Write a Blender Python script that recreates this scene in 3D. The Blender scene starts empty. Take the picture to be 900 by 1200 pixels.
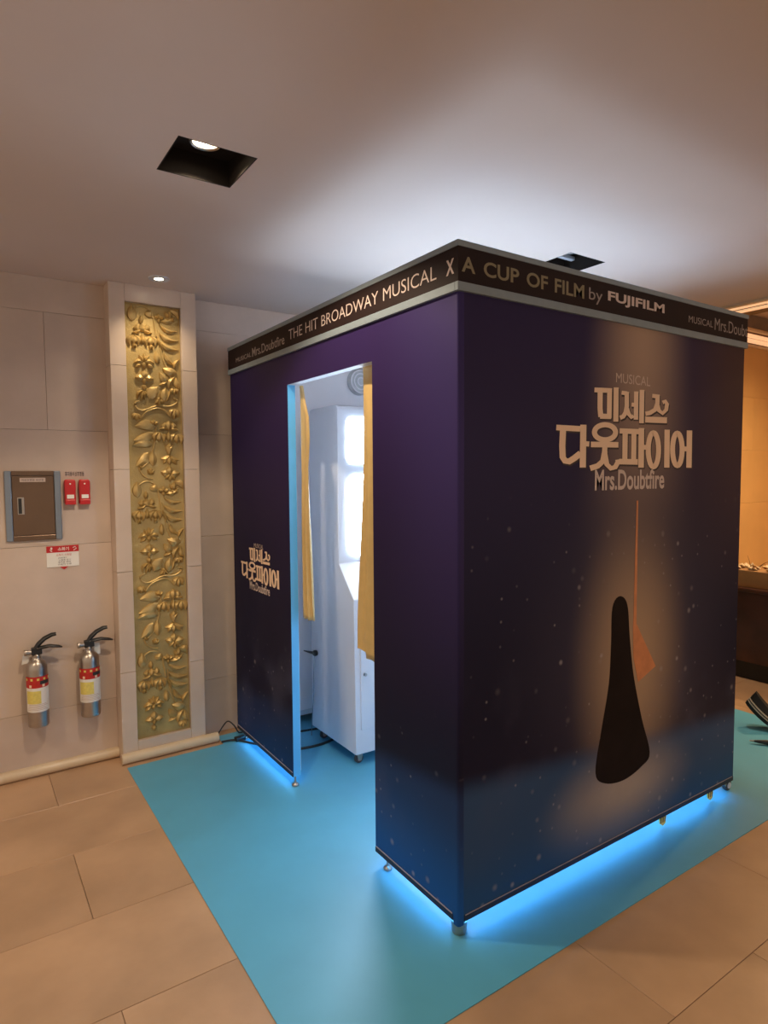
import bpy, bmesh, math, random
from mathutils import Vector, Matrix
random.seed(7)
sc = bpy.context.scene
col = sc.collection

# ------------------------------------------------------------------ camera
F_PX, YAW, PITCH, ROLL = 742.25, 0.5922, 0.0605, -0.0069
CAM = Vector((-1.3201, -1.5383, 1.55))
cyw, syw = math.cos(YAW), math.sin(YAW)
cpt, spt = math.cos(PITCH), math.sin(PITCH)
crl, srl = math.cos(ROLL), math.sin(ROLL)
_F = Vector((syw, cyw, 0)); _R = Vector((cyw, -syw, 0)); _Z = Vector((0, 0, 1))
_V = _F * spt + _Z * cpt
FWD = _F * cpt - _Z * spt
RGT = _R * crl + _V * srl
UPV = _V * crl - _R * srl
cam = bpy.data.cameras.new('camera')
cam.sensor_fit = 'VERTICAL'; cam.sensor_height = 36; cam.sensor_width = 27
cam.lens = F_PX / 1200 * 36
cam.clip_start = 0.02
camo = bpy.data.objects.new('camera', cam); col.objects.link(camo)
m3 = Matrix((RGT, UPV, -FWD)).transposed()
camo.matrix_world = Matrix.Translation(CAM) @ m3.to_4x4()
sc.camera = camo

def at(px, py, ax, val):
    """point where the sight line of a photo pixel meets the plane axis=val"""
    d = RGT * ((px - 450) / F_PX) - UPV * ((py - 600) / F_PX) + FWD
    t = (val - CAM[ax]) / d[ax]
    return CAM + d * t

# ------------------------------------------------------------------ world / view
w = bpy.data.worlds.new('lobby_air'); sc.world = w; w.use_nodes = True
w.node_tree.nodes['Background'].inputs[0].default_value = (1.0, 0.80, 0.60, 1)
w.node_tree.nodes['Background'].inputs[1].default_value = 0.55
vs = sc.view_settings
vs.view_transform = 'Standard'; vs.look = 'None'; vs.gamma = 1; vs.use_curve_mapping = False
vs.exposure = 0.22
WARM = (1.0, 0.79, 0.55)
LAMP_W = 46.0        # watt of one recessed square lamp
DOWN_W = 15.0         # round downlight over the gilded panel
KIOSK_E = 24.0        # kiosk light panels
LED_E = 7.0         # blue strip below the booth
FAR_W = 270.0
sc.cycles.max_bounces = 10; sc.cycles.diffuse_bounces = 6; sc.cycles.glossy_bounces = 4
sc.cycles.sample_clamp_indirect = 6.0
sc.cycles.caustics_reflective = False; sc.cycles.caustics_refractive = False

# ------------------------------------------------------------------ materials
def S(r, g, b):
    f = lambda c: (c / 255 / 12.92) if c / 255 <= 0.04045 else ((c / 255 + 0.055) / 1.055) ** 2.4
    return (f(r), f(g), f(b), 1)

def mat(name, colr, rough=0.5, metal=0.0, var=0.0, scale=8.0, bump=0.0, bscale=40.0, emis=None, es=0.0,
        island=0.0, spec=0.5, col2=None, detail=5.0, trans=0.0, coat=0.0):
    m = bpy.data.materials.new(name); m.use_nodes = True
    nt = m.node_tree; b = nt.nodes['Principled BSDF']
    c = tuple(colr) if len(colr) == 4 else tuple(colr) + (1,)
    b.inputs['Base Color'].default_value = c
    b.inputs['Roughness'].default_value = rough; b.inputs['Metallic'].default_value = metal
    b.inputs['Specular IOR Level'].default_value = spec
    if coat: b.inputs['Coat Weight'].default_value = coat; b.inputs['Coat Roughness'].default_value = .15
    if trans: b.inputs['Transmission Weight'].default_value = trans
    tc = nt.nodes.new('ShaderNodeTexCoord')
    if var or col2:
        n = nt.nodes.new('ShaderNodeTexNoise'); n.inputs['Scale'].default_value = scale; n.inputs['Detail'].default_value = detail
        nt.links.new(tc.outputs['Object'], n.inputs['Vector'])
        if island:
            oi = nt.nodes.new('ShaderNodeObjectInfo'); ad = nt.nodes.new('ShaderNodeVectorMath'); ad.operation = 'MULTIPLY_ADD'
            nt.links.new(tc.outputs['Object'], ad.inputs[0]); ad.inputs[1].default_value = (1, 1, 1)
            sv = nt.nodes.new('ShaderNodeMath'); sv.operation = 'MULTIPLY'; sv.inputs[1].default_value = 37.0
            nt.links.new(oi.outputs['Random'], sv.inputs[0]); nt.links.new(sv.outputs[0], ad.inputs[2])
            nt.links.new(ad.outputs[0], n.inputs['Vector'])
        r = nt.nodes.new('ShaderNodeValToRGB')
        r.color_ramp.elements[0].position = .3; r.color_ramp.elements[1].position = .7
        lo = tuple(x * (1 - var) for x in c[:3]) + (1,)
        hi = tuple(min(1, x * (1 + var)) for x in c[:3]) + (1,)
        if col2: hi = tuple(col2) if len(col2) == 4 else tuple(col2) + (1,); lo = c
        r.color_ramp.elements[0].color = lo; r.color_ramp.elements[1].color = hi
        nt.links.new(n.outputs['Fac'], r.inputs['Fac'])
        out = r.outputs['Color']
        if island:
            hs = nt.nodes.new('ShaderNodeHueSaturation'); mr = nt.nodes.new('ShaderNodeMapRange')
            mr.inputs['To Min'].default_value = 1 - island; mr.inputs['To Max'].default_value = 1 + island
            nt.links.new(oi.outputs['Random'], mr.inputs['Value']); nt.links.new(mr.outputs[0], hs.inputs['Value'])
            nt.links.new(out, hs.inputs['Color']); out = hs.outputs['Color']
        nt.links.new(out, b.inputs['Base Color'])
    if bump:
        n2 = nt.nodes.new('ShaderNodeTexNoise'); n2.inputs['Scale'].default_value = bscale; n2.inputs['Detail'].default_value = 4
        nt.links.new(tc.outputs['Object'], n2.inputs['Vector'])
        bp = nt.nodes.new('ShaderNodeBump'); bp.inputs['Strength'].default_value = bump; bp.inputs['Distance'].default_value = .01
        nt.links.new(n2.outputs['Fac'], bp.inputs['Height']); nt.links.new(bp.outputs['Normal'], b.inputs['Normal'])
    if emis:
        b.inputs['Emission Color'].default_value = tuple(emis) + (1,) if len(emis) == 3 else emis
        b.inputs['Emission Strength'].default_value = es
    return m

M = {}
M['tile'] = mat('stone_tile', (.46, .295, .18), .34, var=.16, scale=3.0, island=.06, bump=.04, bscale=60, detail=8)
M['grout'] = mat('grout', (.16, .105, .07), .9, var=.2, scale=30)
M['ceil'] = mat('ceiling_paint', (.62, .525, .465), .8, var=.02, scale=2, bump=.02, bscale=120)
M['stone'] = mat('wall_limestone', (.58, .465, .39), .55, var=.07, scale=5, island=.03, bump=.03, bscale=70, detail=8)
M['pstone'] = mat('pilaster_limestone', (.62, .50, .41), .28, var=.05, scale=6, island=.02, detail=8)
M['core'] = mat('dark_joint', (.22, .17, .13), .9, var=.1)
M['tube'] = mat('cream_base', (.66, .53, .37), .3, var=.05, scale=9)
M['mat'] = mat('blue_vinyl', (.095, .39, .60), .42, var=.04, scale=5, bump=.02, bscale=200)
M['brass'] = mat('gilded_brass', (.60, .42, .165), .42, metal=.55, var=.18, scale=14, bump=.10, bscale=90)
M['brassd'] = mat('gilded_brass_ground', (.47, .335, .13), .5, metal=.5, var=.2, scale=10, bump=.22, bscale=120)
M['black'] = mat('black_plastic', (.012, .012, .013), .4, var=.1)
M['blackbox'] = mat('lamp_housing_black', (.016, .012, .010), .75, var=.1, spec=.2)
M['white'] = mat('white_lacquer', (.60, .62, .67), .7, var=.01, spec=.15)
M['whitep'] = mat('white_board', (.84, .85, .89), .7, var=.02, scale=3)
M['alu'] = mat('aluminium_trim', (.22, .275, .32), .45, metal=.15, var=.04, scale=30)
M['alub'] = mat('pale_aluminium', (.62, .66, .70), .3, metal=.3, var=.02)
M['steel'] = mat('brushed_steel', (.44, .39, .35), .33, metal=1.0, var=.06, scale=30)
M['steelb'] = mat('blue_grey_steel', (.23, .27, .33), .32, metal=.6, var=.05)
M['bronze'] = mat('bronze_door', (.155, .095, .062), .32, metal=.5, var=.10, scale=5)
M['red'] = mat('red_plastic', (.50, .012, .016), .3, var=.05)
M['redl'] = mat('red_label', (.50, .02, .015), .5, var=.1, scale=60)
M['paper'] = mat('white_paper', (.80, .78, .74), .6, var=.03)
M['yel'] = mat('yellow_print', (.72, .62, .16), .6, var=.1, scale=60)
M['ink'] = mat('dark_ink', (.03, .03, .03), .6, var=.05)
M['greens'] = mat('green_print', (.10, .22, .12), .6, var=.05)
M['curtain'] = mat('yellow_satin', (.58, .41, .165), .6, var=.06, scale=20)
M['cable'] = mat('black_cable', (.015, .014, .016), .5, var=.1)
M['header'] = mat('header_print', (.017, .008, .008), .6, spec=.2, var=.1, scale=3)
M['let_pale'] = mat('pale_letters', (.60, .49, .46), .5, var=.02)
M['let_dim'] = mat('dim_letters', (.30, .25, .24), .5, var=.02)
M['let_khaki'] = mat('khaki_letters', (.22, .185, .11), .5, var=.02)
M['let_cream'] = mat('cream_letters', (.86, .63, .46), .5, var=.03)
M['let_shadow'] = mat('letter_outline', (.035, .02, .022), .6, var=.03)
M['let_soft'] = mat('soft_letters', (.58, .45, .39), .5, var=.02)
M['pinkline'] = mat('rail_groove', (.36, .30, .34), .4, var=.02)
M['navy'] = mat('navy_panel', (.012, .012, .032), .5, var=.15, scale=2)
M['wood'] = mat('dark_wood', (.075, .026, .014), .38, var=.25, scale=6)
M['card'] = mat('brown_card', (.36, .185, .07), .7, var=.1)
M['film'] = mat('crumpled_film', (.72, .60, .42), .2, var=.1, scale=30)
M['twig'] = mat('dry_twig', (.25, .13, .05), .8, var=.1)
M['owall'] = mat('ochre_wall', (.68, .43, .18), .6, var=.05, scale=3, bump=.02)
M['mould'] = mat('cream_moulding', (.70, .55, .38), .4, var=.03)
M['mouldd'] = mat('brown_moulding', (.13, .06, .03), .5, var=.05)
M['shoe'] = mat('black_canvas', (.012, .010, .010), .6, var=.1)
M['sole'] = mat('cream_rubber', (.72, .58, .46), .5, var=.03)
M['rubber'] = mat('grey_rubber', (.05, .05, .055), .6, var=.1)
M['coral'] = mat('coral_caster', (.48, .16, .13), .4, var=.05)
M['smoke'] = mat('grey_grille', (.52, .55, .57), .5, var=.1, scale=30)
M['lampon'] = mat('lamp_glass_lit', (.9, .85, .75), .3, emis=(1, .83, .58), es=14, var=.01)
M['downon'] = mat('downlight_glass_lit', (.9, .85, .75), .3, emis=(1, .86, .66), es=16, var=.01)
M['cove'] = mat('cove_diffuser', (.8, .6, .4), .4, emis=(1, .58, .30), es=.62, var=.02)
M['kled'] = mat('kiosk_light_panel', (.9, .92, .95), .3, emis=(.66, .81, 1.0), es=KIOSK_E, var=.01)
M['bled'] = mat('blue_led_strip', (.2, .5, .9), .3, emis=(.08, .50, 1.0), es=LED_E, var=.01)
M['orange'] = mat('poster_orange', (.56, .21, .085), .5, var=.12, scale=20)
M['pdark'] = mat('poster_dark_brown', (.012, .007, .007), .7, spec=.1, var=.2, scale=8)

# printed artwork of the booth skin, some lamp light painted in: u runs along the panel, v is the height
def print_mat(name, uaxis, poster):
    m = bpy.data.materials.new(name); m.use_nodes = True
    nt = m.node_tree; N = nt.nodes; L = nt.links; b = N['Principled BSDF']
    b.inputs['Roughness'].default_value = .48; b.inputs['Specular IOR Level'].default_value = .14
    tc = N.new('ShaderNodeTexCoord'); sp = N.new('ShaderNodeSeparateXYZ'); L.new(tc.outputs['Object'], sp.inputs[0])
    u = sp.outputs[uaxis]; v = sp.outputs['Z']
    def val(x, sock):
        if isinstance(x, (int, float)): sock.default_value = x
        else: L.new(x, sock)
    def mth(op, a, b_=0.0, c_=0.0):
        n = N.new('ShaderNodeMath'); n.operation = op
        val(a, n.inputs[0]); val(b_, n.inputs[1]); val(c_, n.inputs[2]); return n.outputs[0]
    def smooth(x, a, b_, lo=0.0, hi=1.0):
        n = N.new('ShaderNodeMapRange'); n.interpolation_type = 'SMOOTHSTEP'
        val(x, n.inputs['Value']); n.inputs['From Min'].default_value = a; n.inputs['From Max'].default_value = b_
        n.inputs['To Min'].default_value = lo; n.inputs['To Max'].default_value = hi; return n.outputs[0]
    def mix(f, a, b_):
        n = N.new('ShaderNodeMix'); n.data_type = 'RGBA'; val(f, n.inputs[0])
        for x, i in ((a, 6), (b_, 7)):
            if isinstance(x, tuple): n.inputs[i].default_value = x if len(x) == 4 else x + (1,)
            else: L.new(x, n.inputs[i])
        return n.outputs[2]
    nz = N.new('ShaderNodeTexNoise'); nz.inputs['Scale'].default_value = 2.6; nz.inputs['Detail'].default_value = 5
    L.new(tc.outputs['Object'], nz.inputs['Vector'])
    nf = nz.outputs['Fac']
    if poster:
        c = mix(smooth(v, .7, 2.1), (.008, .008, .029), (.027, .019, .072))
        c = mix(mth('MULTIPLY', smooth(u, 1.1, 1.74), smooth(v, 1.0, 2.1)), c, (.060, .030, .034))  # reddish warm lamp light at the top right, painted into the print
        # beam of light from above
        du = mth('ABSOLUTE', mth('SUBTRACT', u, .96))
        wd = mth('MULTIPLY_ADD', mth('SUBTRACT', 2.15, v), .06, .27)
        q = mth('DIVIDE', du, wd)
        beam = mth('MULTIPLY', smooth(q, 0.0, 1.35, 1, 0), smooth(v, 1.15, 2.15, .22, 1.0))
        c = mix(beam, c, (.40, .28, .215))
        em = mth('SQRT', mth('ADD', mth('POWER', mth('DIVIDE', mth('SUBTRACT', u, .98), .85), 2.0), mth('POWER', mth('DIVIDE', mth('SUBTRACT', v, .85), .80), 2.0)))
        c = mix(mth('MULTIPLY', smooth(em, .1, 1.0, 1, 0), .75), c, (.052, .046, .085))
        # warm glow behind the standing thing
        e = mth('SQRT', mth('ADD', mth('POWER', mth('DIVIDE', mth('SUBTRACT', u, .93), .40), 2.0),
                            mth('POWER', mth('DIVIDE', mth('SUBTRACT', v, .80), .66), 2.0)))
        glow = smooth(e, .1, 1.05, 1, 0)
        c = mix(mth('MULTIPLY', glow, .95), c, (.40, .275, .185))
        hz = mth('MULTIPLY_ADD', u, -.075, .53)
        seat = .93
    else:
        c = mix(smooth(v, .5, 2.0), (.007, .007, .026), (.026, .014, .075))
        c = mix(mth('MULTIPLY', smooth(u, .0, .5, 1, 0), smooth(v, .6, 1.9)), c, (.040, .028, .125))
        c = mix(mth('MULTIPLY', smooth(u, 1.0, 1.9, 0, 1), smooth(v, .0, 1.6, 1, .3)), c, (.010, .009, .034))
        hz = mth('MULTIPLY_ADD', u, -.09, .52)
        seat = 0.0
    # blue snowy ground of the print; door side has LED light painted in
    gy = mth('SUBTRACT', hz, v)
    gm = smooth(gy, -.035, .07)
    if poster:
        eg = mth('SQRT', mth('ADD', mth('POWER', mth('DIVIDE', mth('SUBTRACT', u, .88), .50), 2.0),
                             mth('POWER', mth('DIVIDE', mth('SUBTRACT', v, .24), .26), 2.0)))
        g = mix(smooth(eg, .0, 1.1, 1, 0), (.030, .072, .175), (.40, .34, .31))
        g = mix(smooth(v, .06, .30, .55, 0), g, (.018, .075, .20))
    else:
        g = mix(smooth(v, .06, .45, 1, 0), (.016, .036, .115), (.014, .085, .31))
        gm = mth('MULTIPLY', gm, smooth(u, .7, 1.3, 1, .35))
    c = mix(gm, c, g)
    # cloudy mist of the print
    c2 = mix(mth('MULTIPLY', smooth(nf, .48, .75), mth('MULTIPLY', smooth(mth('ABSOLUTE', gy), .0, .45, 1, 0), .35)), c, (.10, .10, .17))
    # snow flecks
    last = c2
    for scale, thr, amt, colr in ((8.0, .085, .6, (.40, .37, .42)), (15.0, .085, .5, (.40, .37, .42)), (5.2, .07, .55, (.36, .33, .36))):
        vo = N.new('ShaderNodeTexVoronoi'); vo.inputs['Scale'].default_value = scale; vo.voronoi_dimensions = '2D'
        cb = N.new('ShaderNodeCombineXYZ'); L.new(u, cb.inputs[0]); L.new(v, cb.inputs[1]); L.new(cb.outputs[0], vo.inputs['Vector'])
        sc_ = N.new('ShaderNodeSeparateColor'); L.new(vo.outputs['Color'], sc_.inputs[0])
        keep = smooth(sc_.outputs[0], .70, .74)
        dot = mth('MULTIPLY', smooth(vo.outputs['Distance'], thr * .1, thr * 1.3, 1, 0), keep)
        lim = smooth(v, 1.15, 1.5, 1, 0)
        dot = mth('MULTIPLY', mth('MULTIPLY', dot, lim), mth('MULTIPLY', sc_.outputs[1], amt))
        if not poster: dot = mth('MULTIPLY', dot, smooth(v, .5, .75, 1, .0))
        last = mix(dot, last, colr)
    L.new(last, b.inputs['Base Color'])
    return m
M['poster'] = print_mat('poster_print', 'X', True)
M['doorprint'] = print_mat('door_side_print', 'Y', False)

# ------------------------------------------------------------------ mesh helpers
class MB:
    def __init__(s): s.v = []; s.f = []
    def add(s, vs, fs):
        o = len(s.v); s.v += [tuple(p) for p in vs]; s.f += [tuple(i + o for i in f) for f in fs]; return s
    def box(s, a, b):
        x0, y0, z0 = a; x1, y1, z1 = b
        return s.add([(x0, y0, z0), (x1, y0, z0), (x1, y1, z0), (x0, y1, z0), (x0, y0, z1), (x1, y0, z1), (x1, y1, z1), (x0, y1, z1)],
                     [(0, 3, 2, 1), (4, 5, 6, 7), (0, 1, 5, 4), (1, 2, 6, 5), (2, 3, 7, 6), (3, 0, 4, 7)])
    def tube(s, pts, rad, n=8, cap=True, sq=(1, 1)):
        pts = [Vector(p) for p in pts]; rs = rad if isinstance(rad, (list, tuple)) else [rad] * len(pts)
        rings = []; ref = None
        for i, p in enumerate(pts):
            d = (pts[min(i + 1, len(pts) - 1)] - pts[max(i - 1, 0)]).normalized()
            if ref is None: ref = Vector((0, 0, 1)) if abs(d.z) < .9 else Vector((1, 0, 0))
            a = d.cross(ref)
            if a.length < 1e-4: a = d.cross(Vector((0, 1, 0)))
            a.normalize(); bb = a.cross(d).normalized()
            rings.append([p + a * math.cos(2 * math.pi * k / n) * rs[i] * sq[0] + bb * math.sin(2 * math.pi * k / n) * rs[i] * sq[1] for k in range(n)])
        vs = [q for r in rings for q in r]; fs = []
        for i in range(len(pts) - 1):
            for k in range(n):
                fs.append((i * n + k, i * n + (k + 1) % n, (i + 1) * n + (k + 1) % n, (i + 1) * n + k))
        if cap: fs.append(tuple(range(n - 1, -1, -1))); fs.append(tuple((len(pts) - 1) * n + k for k in range(n)))
        return s.add(vs, fs)
    def lathe(s, prof, c=(0, 0, 0), n=24, axis='Z', a0=0, a1=2 * math.pi, cap=True):
        full = abs(a1 - a0 - 2 * math.pi) < 1e-6; m = n if full else n + 1
        vs = []
        for r, h in prof:
            for k in range(m):
                a = a0 + (a1 - a0) * k / n; x, y = r * math.cos(a), r * math.sin(a)
                if axis == 'Z': p = (c[0] + x, c[1] + y, c[2] + h)
                elif axis == 'Y': p = (c[0] + x, c[1] + h, c[2] + y)
                else: p = (c[0] + h, c[1] + x, c[2] + y)
                vs.append(p)
        fs = []
        for i in range(len(prof) - 1):
            for k in range(n):
                k2 = (k + 1) % m
                fs.append((i * m + k, i * m + k2, (i + 1) * m + k2, (i + 1) * m + k))
        if full and cap:
            if prof[0][0] > 1e-6: fs.append(tuple(range(m - 1, -1, -1)))
            if prof[-1][0] > 1e-6: fs.append(tuple((len(prof) - 1) * m + k for k in range(m)))
        return s.add(vs, fs)
    def prism(s, poly, a, b, axis='X'):
        """poly: 2D points; X: (y,z), Y: (x,z), Z: (x,y); extruded from a to b"""
        n = len(poly)
        def P(p, h): return (h, p[0], p[1]) if axis == 'X' else ((p[0], h, p[1]) if axis == 'Y' else (p[0], p[1], h))
        return s.add([P(p, a) for p in poly] + [P(p, b) for p in poly],
                     [tuple(range(n))[::-1], tuple(range(n, 2 * n))] + [(i, (i + 1) % n, n + (i + 1) % n, n + i) for i in range(n)])
    def build(s, name, m, parent=None, bevel=0.0, seg=2, smooth=False, off=(0, 0, 0)):
        me = bpy.data.meshes.new(name)
        vs = s.v if off == (0, 0, 0) else [(p[0] - off[0], p[1] - off[1], p[2] - off[2]) for p in s.v]
        me.from_pydata(vs, [], s.f); me.update()
        bm = bmesh.new(); bm.from_mesh(me); bmesh.ops.recalc_face_normals(bm, faces=bm.faces)
        if bevel:
            es = [e for e in bm.edges if len(e.link_faces) == 2 and e.calc_face_angle(0) > .6]
            bmesh.ops.bevel(bm, geom=es, offset=bevel, segments=seg, affect='EDGES', profile=.5, clamp_overlap=True)
        bm.to_mesh(me); bm.free()
        me.materials.append(M[m] if isinstance(m, str) else m)
        if smooth:
            for p in me.polygons: p.use_smooth = True
            try: me.set_sharp_from_angle(angle=.7)
            except Exception: pass
        o = bpy.data.objects.new(name, me); col.objects.link(o)
        if parent: o.parent = parent
        return o

def tag(o, label, cat=None, group=None, kind=None):
    o['label'] = label
    if cat: o['category'] = cat
    if group: o['group'] = group
    if kind: o['kind'] = kind
    return o
def thing(name, label, cat, loc=(0, 0, 0), rz=0.0, group=None, kind=None):
    o = bpy.data.objects.new(name, None); col.objects.link(o); o.location = loc; o.rotation_euler = (0, 0, rz)
    o.empty_display_size = .1
    return tag(o, label, cat, group, kind)
def copy_tree(o, parent=None):
    c = o.copy(); col.objects.link(c); c.parent = parent
    for ch in list(o.children): copy_tree(ch, c)
    return c
def box(name, a, b, m, parent=None, bevel=0.0, **k): return MB().box(a, b).build(name, m, parent, bevel, **k)
def rrect(x0, z0, x1, z1, r, n=6):
    P = []
    for cx, cz, a in ((x1 - r, z1 - r, 0), (x0 + r, z1 - r, 90), (x0 + r, z0 + r, 180), (x1 - r, z0 + r, 270)):
        for i in range(n + 1):
            t = math.radians(a + 90 * i / n); P.append((cx + r * math.cos(t), cz + r * math.sin(t)))
    return P

_txt = [0]
def text(name, body, plane, u0, v0, u1, v1, d, m, parent, bold=0.0, shear=0.0, off=(0, 0, 0)):
    """flat lettering fitted to a rectangle of a wall plane; plane '-Y': u=x, '-X': u=-y"""
    cu = bpy.data.curves.new('t', 'FONT'); cu.body = body; cu.size = 1; cu.offset = bold; cu.shear = shear
    cu.resolution_u = 4
    ob = bpy.data.objects.new('t', cu); col.objects.link(ob)
    bpy.context.view_layer.update()
    me = bpy.data.meshes.new_from_object(ob.evaluated_get(bpy.context.evaluated_depsgraph_get()))
    bpy.data.objects.remove(ob); bpy.data.curves.remove(cu)
    xs = [v.co.x for v in me.vertices]; ys = [v.co.y for v in me.vertices]
    if not xs: return None
    ax, bx, ay, by = min(xs), max(xs), min(ys), max(ys)
    for v in me.vertices:
        u = u0 + (v.co.x - ax) / (bx - ax) * (u1 - u0); h = v0 + (v.co.y - ay) / (by - ay) * (v1 - v0)
        p = (u, d, h) if plane == '-Y' else (d, -u, h)
        v.co = (p[0] - off[0], p[1] - off[1], p[2] - off[2])
    me.name = name; me.materials.clear(); me.materials.append(M[m])
    o = bpy.data.objects.new(name, me); col.objects.link(o); o.parent = parent
    return o

# ================================================================== SETTING
ZC = 2.5525; YW = 2.13; XE = 2.60
# floor: dark bed with single stone tiles
fl = box('floor', (-3.2, -3.4, -.05), (7.2, 2.2, -.010), 'grout'); tag(fl, 'tan stone tiled lobby floor', kind='structure')
TL, TW = .867, .459
tile_me = None
rows = [i for i in range(-7, 5)]
for r in rows:
    y0 = .802 + TW * r; y1 = y0 + TW
    if y0 > YW: continue
    sh = -.985 if r % 2 == 0 else -.985 + TL / 2
    k0 = int(math.floor((-3.1 - sh) / TL))
    for k in range(k0, k0 + 13):
        x0 = sh + TL * k
        if x0 + TL > 7.1: continue
        if tile_me is None:
            t = MB().box((.0008, .0008, -.012), (TL - .0008, TW - .0008, 0)).build('floor_tile', 'tile', fl, bevel=.0012, seg=1); tile_me = t.data
        else:
            t = bpy.data.objects.new('floor_tile', tile_me); col.objects.link(t); t.parent = fl
        t.location = (x0, y0, random.uniform(-.0004, 0))

# ceiling with square openings for the recessed lamps
LH = .125
LAMPS = [(-.612, .529, 1.25), (1.170, .560, 0), (-.612, -1.25, .30), (-2.39, .529, 1.0)]
cx = sorted({-3.2, XE} | {round(l[0] + s * LH, 4) for l in LAMPS for s in (-1, 1)})
cy = sorted({-3.4, 2.2} | {round(l[1] + s * LH, 4) for l in LAMPS for s in (-1, 1)})
mb = MB()
for i in range(len(cx) - 1):
    for j in range(len(cy) - 1):
        mx, my = (cx[i] + cx[i + 1]) / 2, (cy[j] + cy[j + 1]) / 2
        if any(abs(mx - l[0]) < LH and abs(my - l[1]) < LH for l in LAMPS): continue
        mb.box((cx[i], cy[j], ZC), (cx[i + 1], cy[j + 1], ZC + .02))
tag(mb.build('ceiling', 'ceil'), 'smooth painted ceiling with square lamp openings', kind='structure')

# back wall and its stone slabs
wb = box('wall_back', (-3.2, YW + .012, 0), (7.2, YW + .12, 3.4), 'core'); tag(wb, 'pale limestone slab wall behind the booth', kind='structure')
zj = [0, .33, 1.19, 1.785, 2.38, ZC + .6]
def slabs(xa, xb, m, za=0):
    for i in range(len(zj) - 1):
        z0, z1 = zj[i], zj[i + 1]
        if z1 > ZC and xb < XE + .1: z1 = ZC
        if xb > 3: z1 = min(z1, 3.3)
        j0 = -.925 if i == 3 else -.33
        xs = [xa] + [j0 + 1.19 * k for k in range(-3, 9) if xa + .02 < j0 + 1.19 * k < xb - .02] + [xb]
        for a, b in zip(xs, xs[1:]):
            o = MB().box((0, 0, 0), (b - a - .0014, .012, z1 - z0 - .0014)).build('stone_slab', m, wb, bevel=.0008, seg=1)
            o.location = (a + .0007, YW + random.uniform(-.0006, .0006), z0 + .0007)
zj3 = 3.3
slabs(-3.2, -.60, 'stone'); slabs(-.22, 2.6, 'stone')
slabs(2.6, 7.1, 'owall')

# pilaster of polished stone framing the gilded panel
PX0, PX1, QX0, QX1, PY = -.637, -.184, -.557, -.267, 2.010
pil = box('wall_pilaster', (PX0 + .004, PY + .036, 0), (PX1 - .004, YW + .012, ZC), 'core'); tag(pil, 'pale stone pilaster framing the gilded panel', kind='structure')
jz = [0, .492, 1.036, 1.581, 2.125, ZC]
for a, b in ((PX0, QX0), (QX1, PX1)):
    for z0, z1 in zip(jz, jz[1:]):
        MB().box((a, PY, z0 + .001), (b - .0012, YW, z1 - .001)).build('stone_block', 'pstone', pil, bevel=.001, seg=1)
MB().box((QX0, PY + .001, 2.462), (QX1 - .0012, YW, ZC)).build('stone_block', 'pstone', pil, bevel=.001, seg=1)
MB().box((QX0, PY + .001, 0), (QX1 - .0012, YW, .104)).build('stone_block', 'pstone', pil, bevel=.001, seg=1)

# half-round stone baseboards lying on the floor
def halfround(name, x0, x1, yb, r, label):
    pr = [(yb, 0), (yb, 2 * r * .98)] + [(yb - .012 - r * 1.0 * math.sin(math.radians(a)), r + r * math.cos(math.radians(a))) for a in range(0, 181, 15)]
    o = MB().prism(pr, x0, x1, 'X').build(name, 'tube', None, smooth=True); tag(o, label, kind='structure'); return o
halfround('baseboard_back', -3.2, PX0 - .001, YW, .027, 'cream half-round baseboard below the extinguishers')
halfround('baseboard_pilaster', PX0 - .01, -.118, PY - .001, .027, 'cream half-round baseboard at the foot of the pilaster')

# right part of the lobby: raised ceiling, coves, far walls
o = box('ceiling_raised', (2.95, -3.4, 3.30), (7.2, 2.2, 3.34), 'ceil'); tag(o, 'higher lobby ceiling beyond the cove', kind='structure')
o = box('wall_riser', (2.93, -3.4, ZC + .02), (2.95, 2.13, 3.34), 'owall'); tag(o, 'ochre riser above the cove moulding', kind='structure')
o = box('wall_right', (7.1, -3.4, 0), (7.2, 2.2, 3.34), 'owall'); tag(o, 'far ochre lobby wall', kind='structure')
tr = thing('trim_1', 'layered cream and brown cove moulding at the ceiling edge', None, (XE, 0, ZC), kind='structure')
for a, b, z0, z1, m in ((0, .04, -.014, .02, 'mould'), (.04, .048, -.006, .02, 'mouldd'), (.048, .09, -.016, .02, 'cove'), (.09, .105, -.004, .02, 'mouldd'), (.105, .125, -.012, .02, 'mouldd'), (.125, .15, 0, .02, 'mouldd'),
                        (.15, .21, -.012, .02, 'cove'), (.21, .35, -.004, .02, 'mouldd')):
    MB().box((a, -3.4, z0), (b, 2.125, z1)).build('moulding_strip', m, tr, bevel=.003)
tr = thing('trim_2', 'lit cream cornice running along the far wall', None, (5, YW, 3.0), kind='structure')
for z0, z1, dp, m in ((.095, .125, .05, 'mould'), (.06, .095, .02, 'mouldd'), (.02, .06, .06, 'cove'), (.010, .02, .045, 'mouldd'), (-.03, .010, .06, 'cove'), (-.05, -.03, .03, 'mouldd'), (-.075, -.05, .045, 'mould')):
    MB().box((-2.0, -dp, z0), (2.09, -.001, z1)).build('moulding_strip', m, tr, bevel=.003)

# ================================================================== BLUE MAT
pl = [(-.632, -.222), (2.83, -.222), (2.83, 2.06), (-.105, 2.06), (-.105, 1.935), (-.632, 1.935)]
tag(MB().prism(pl, .0005, .0035, 'Z').build('floor_mat', 'mat'), 'smooth sky-blue vinyl mat spread under the booth', 'mat')
MATZ = .0035

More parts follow.
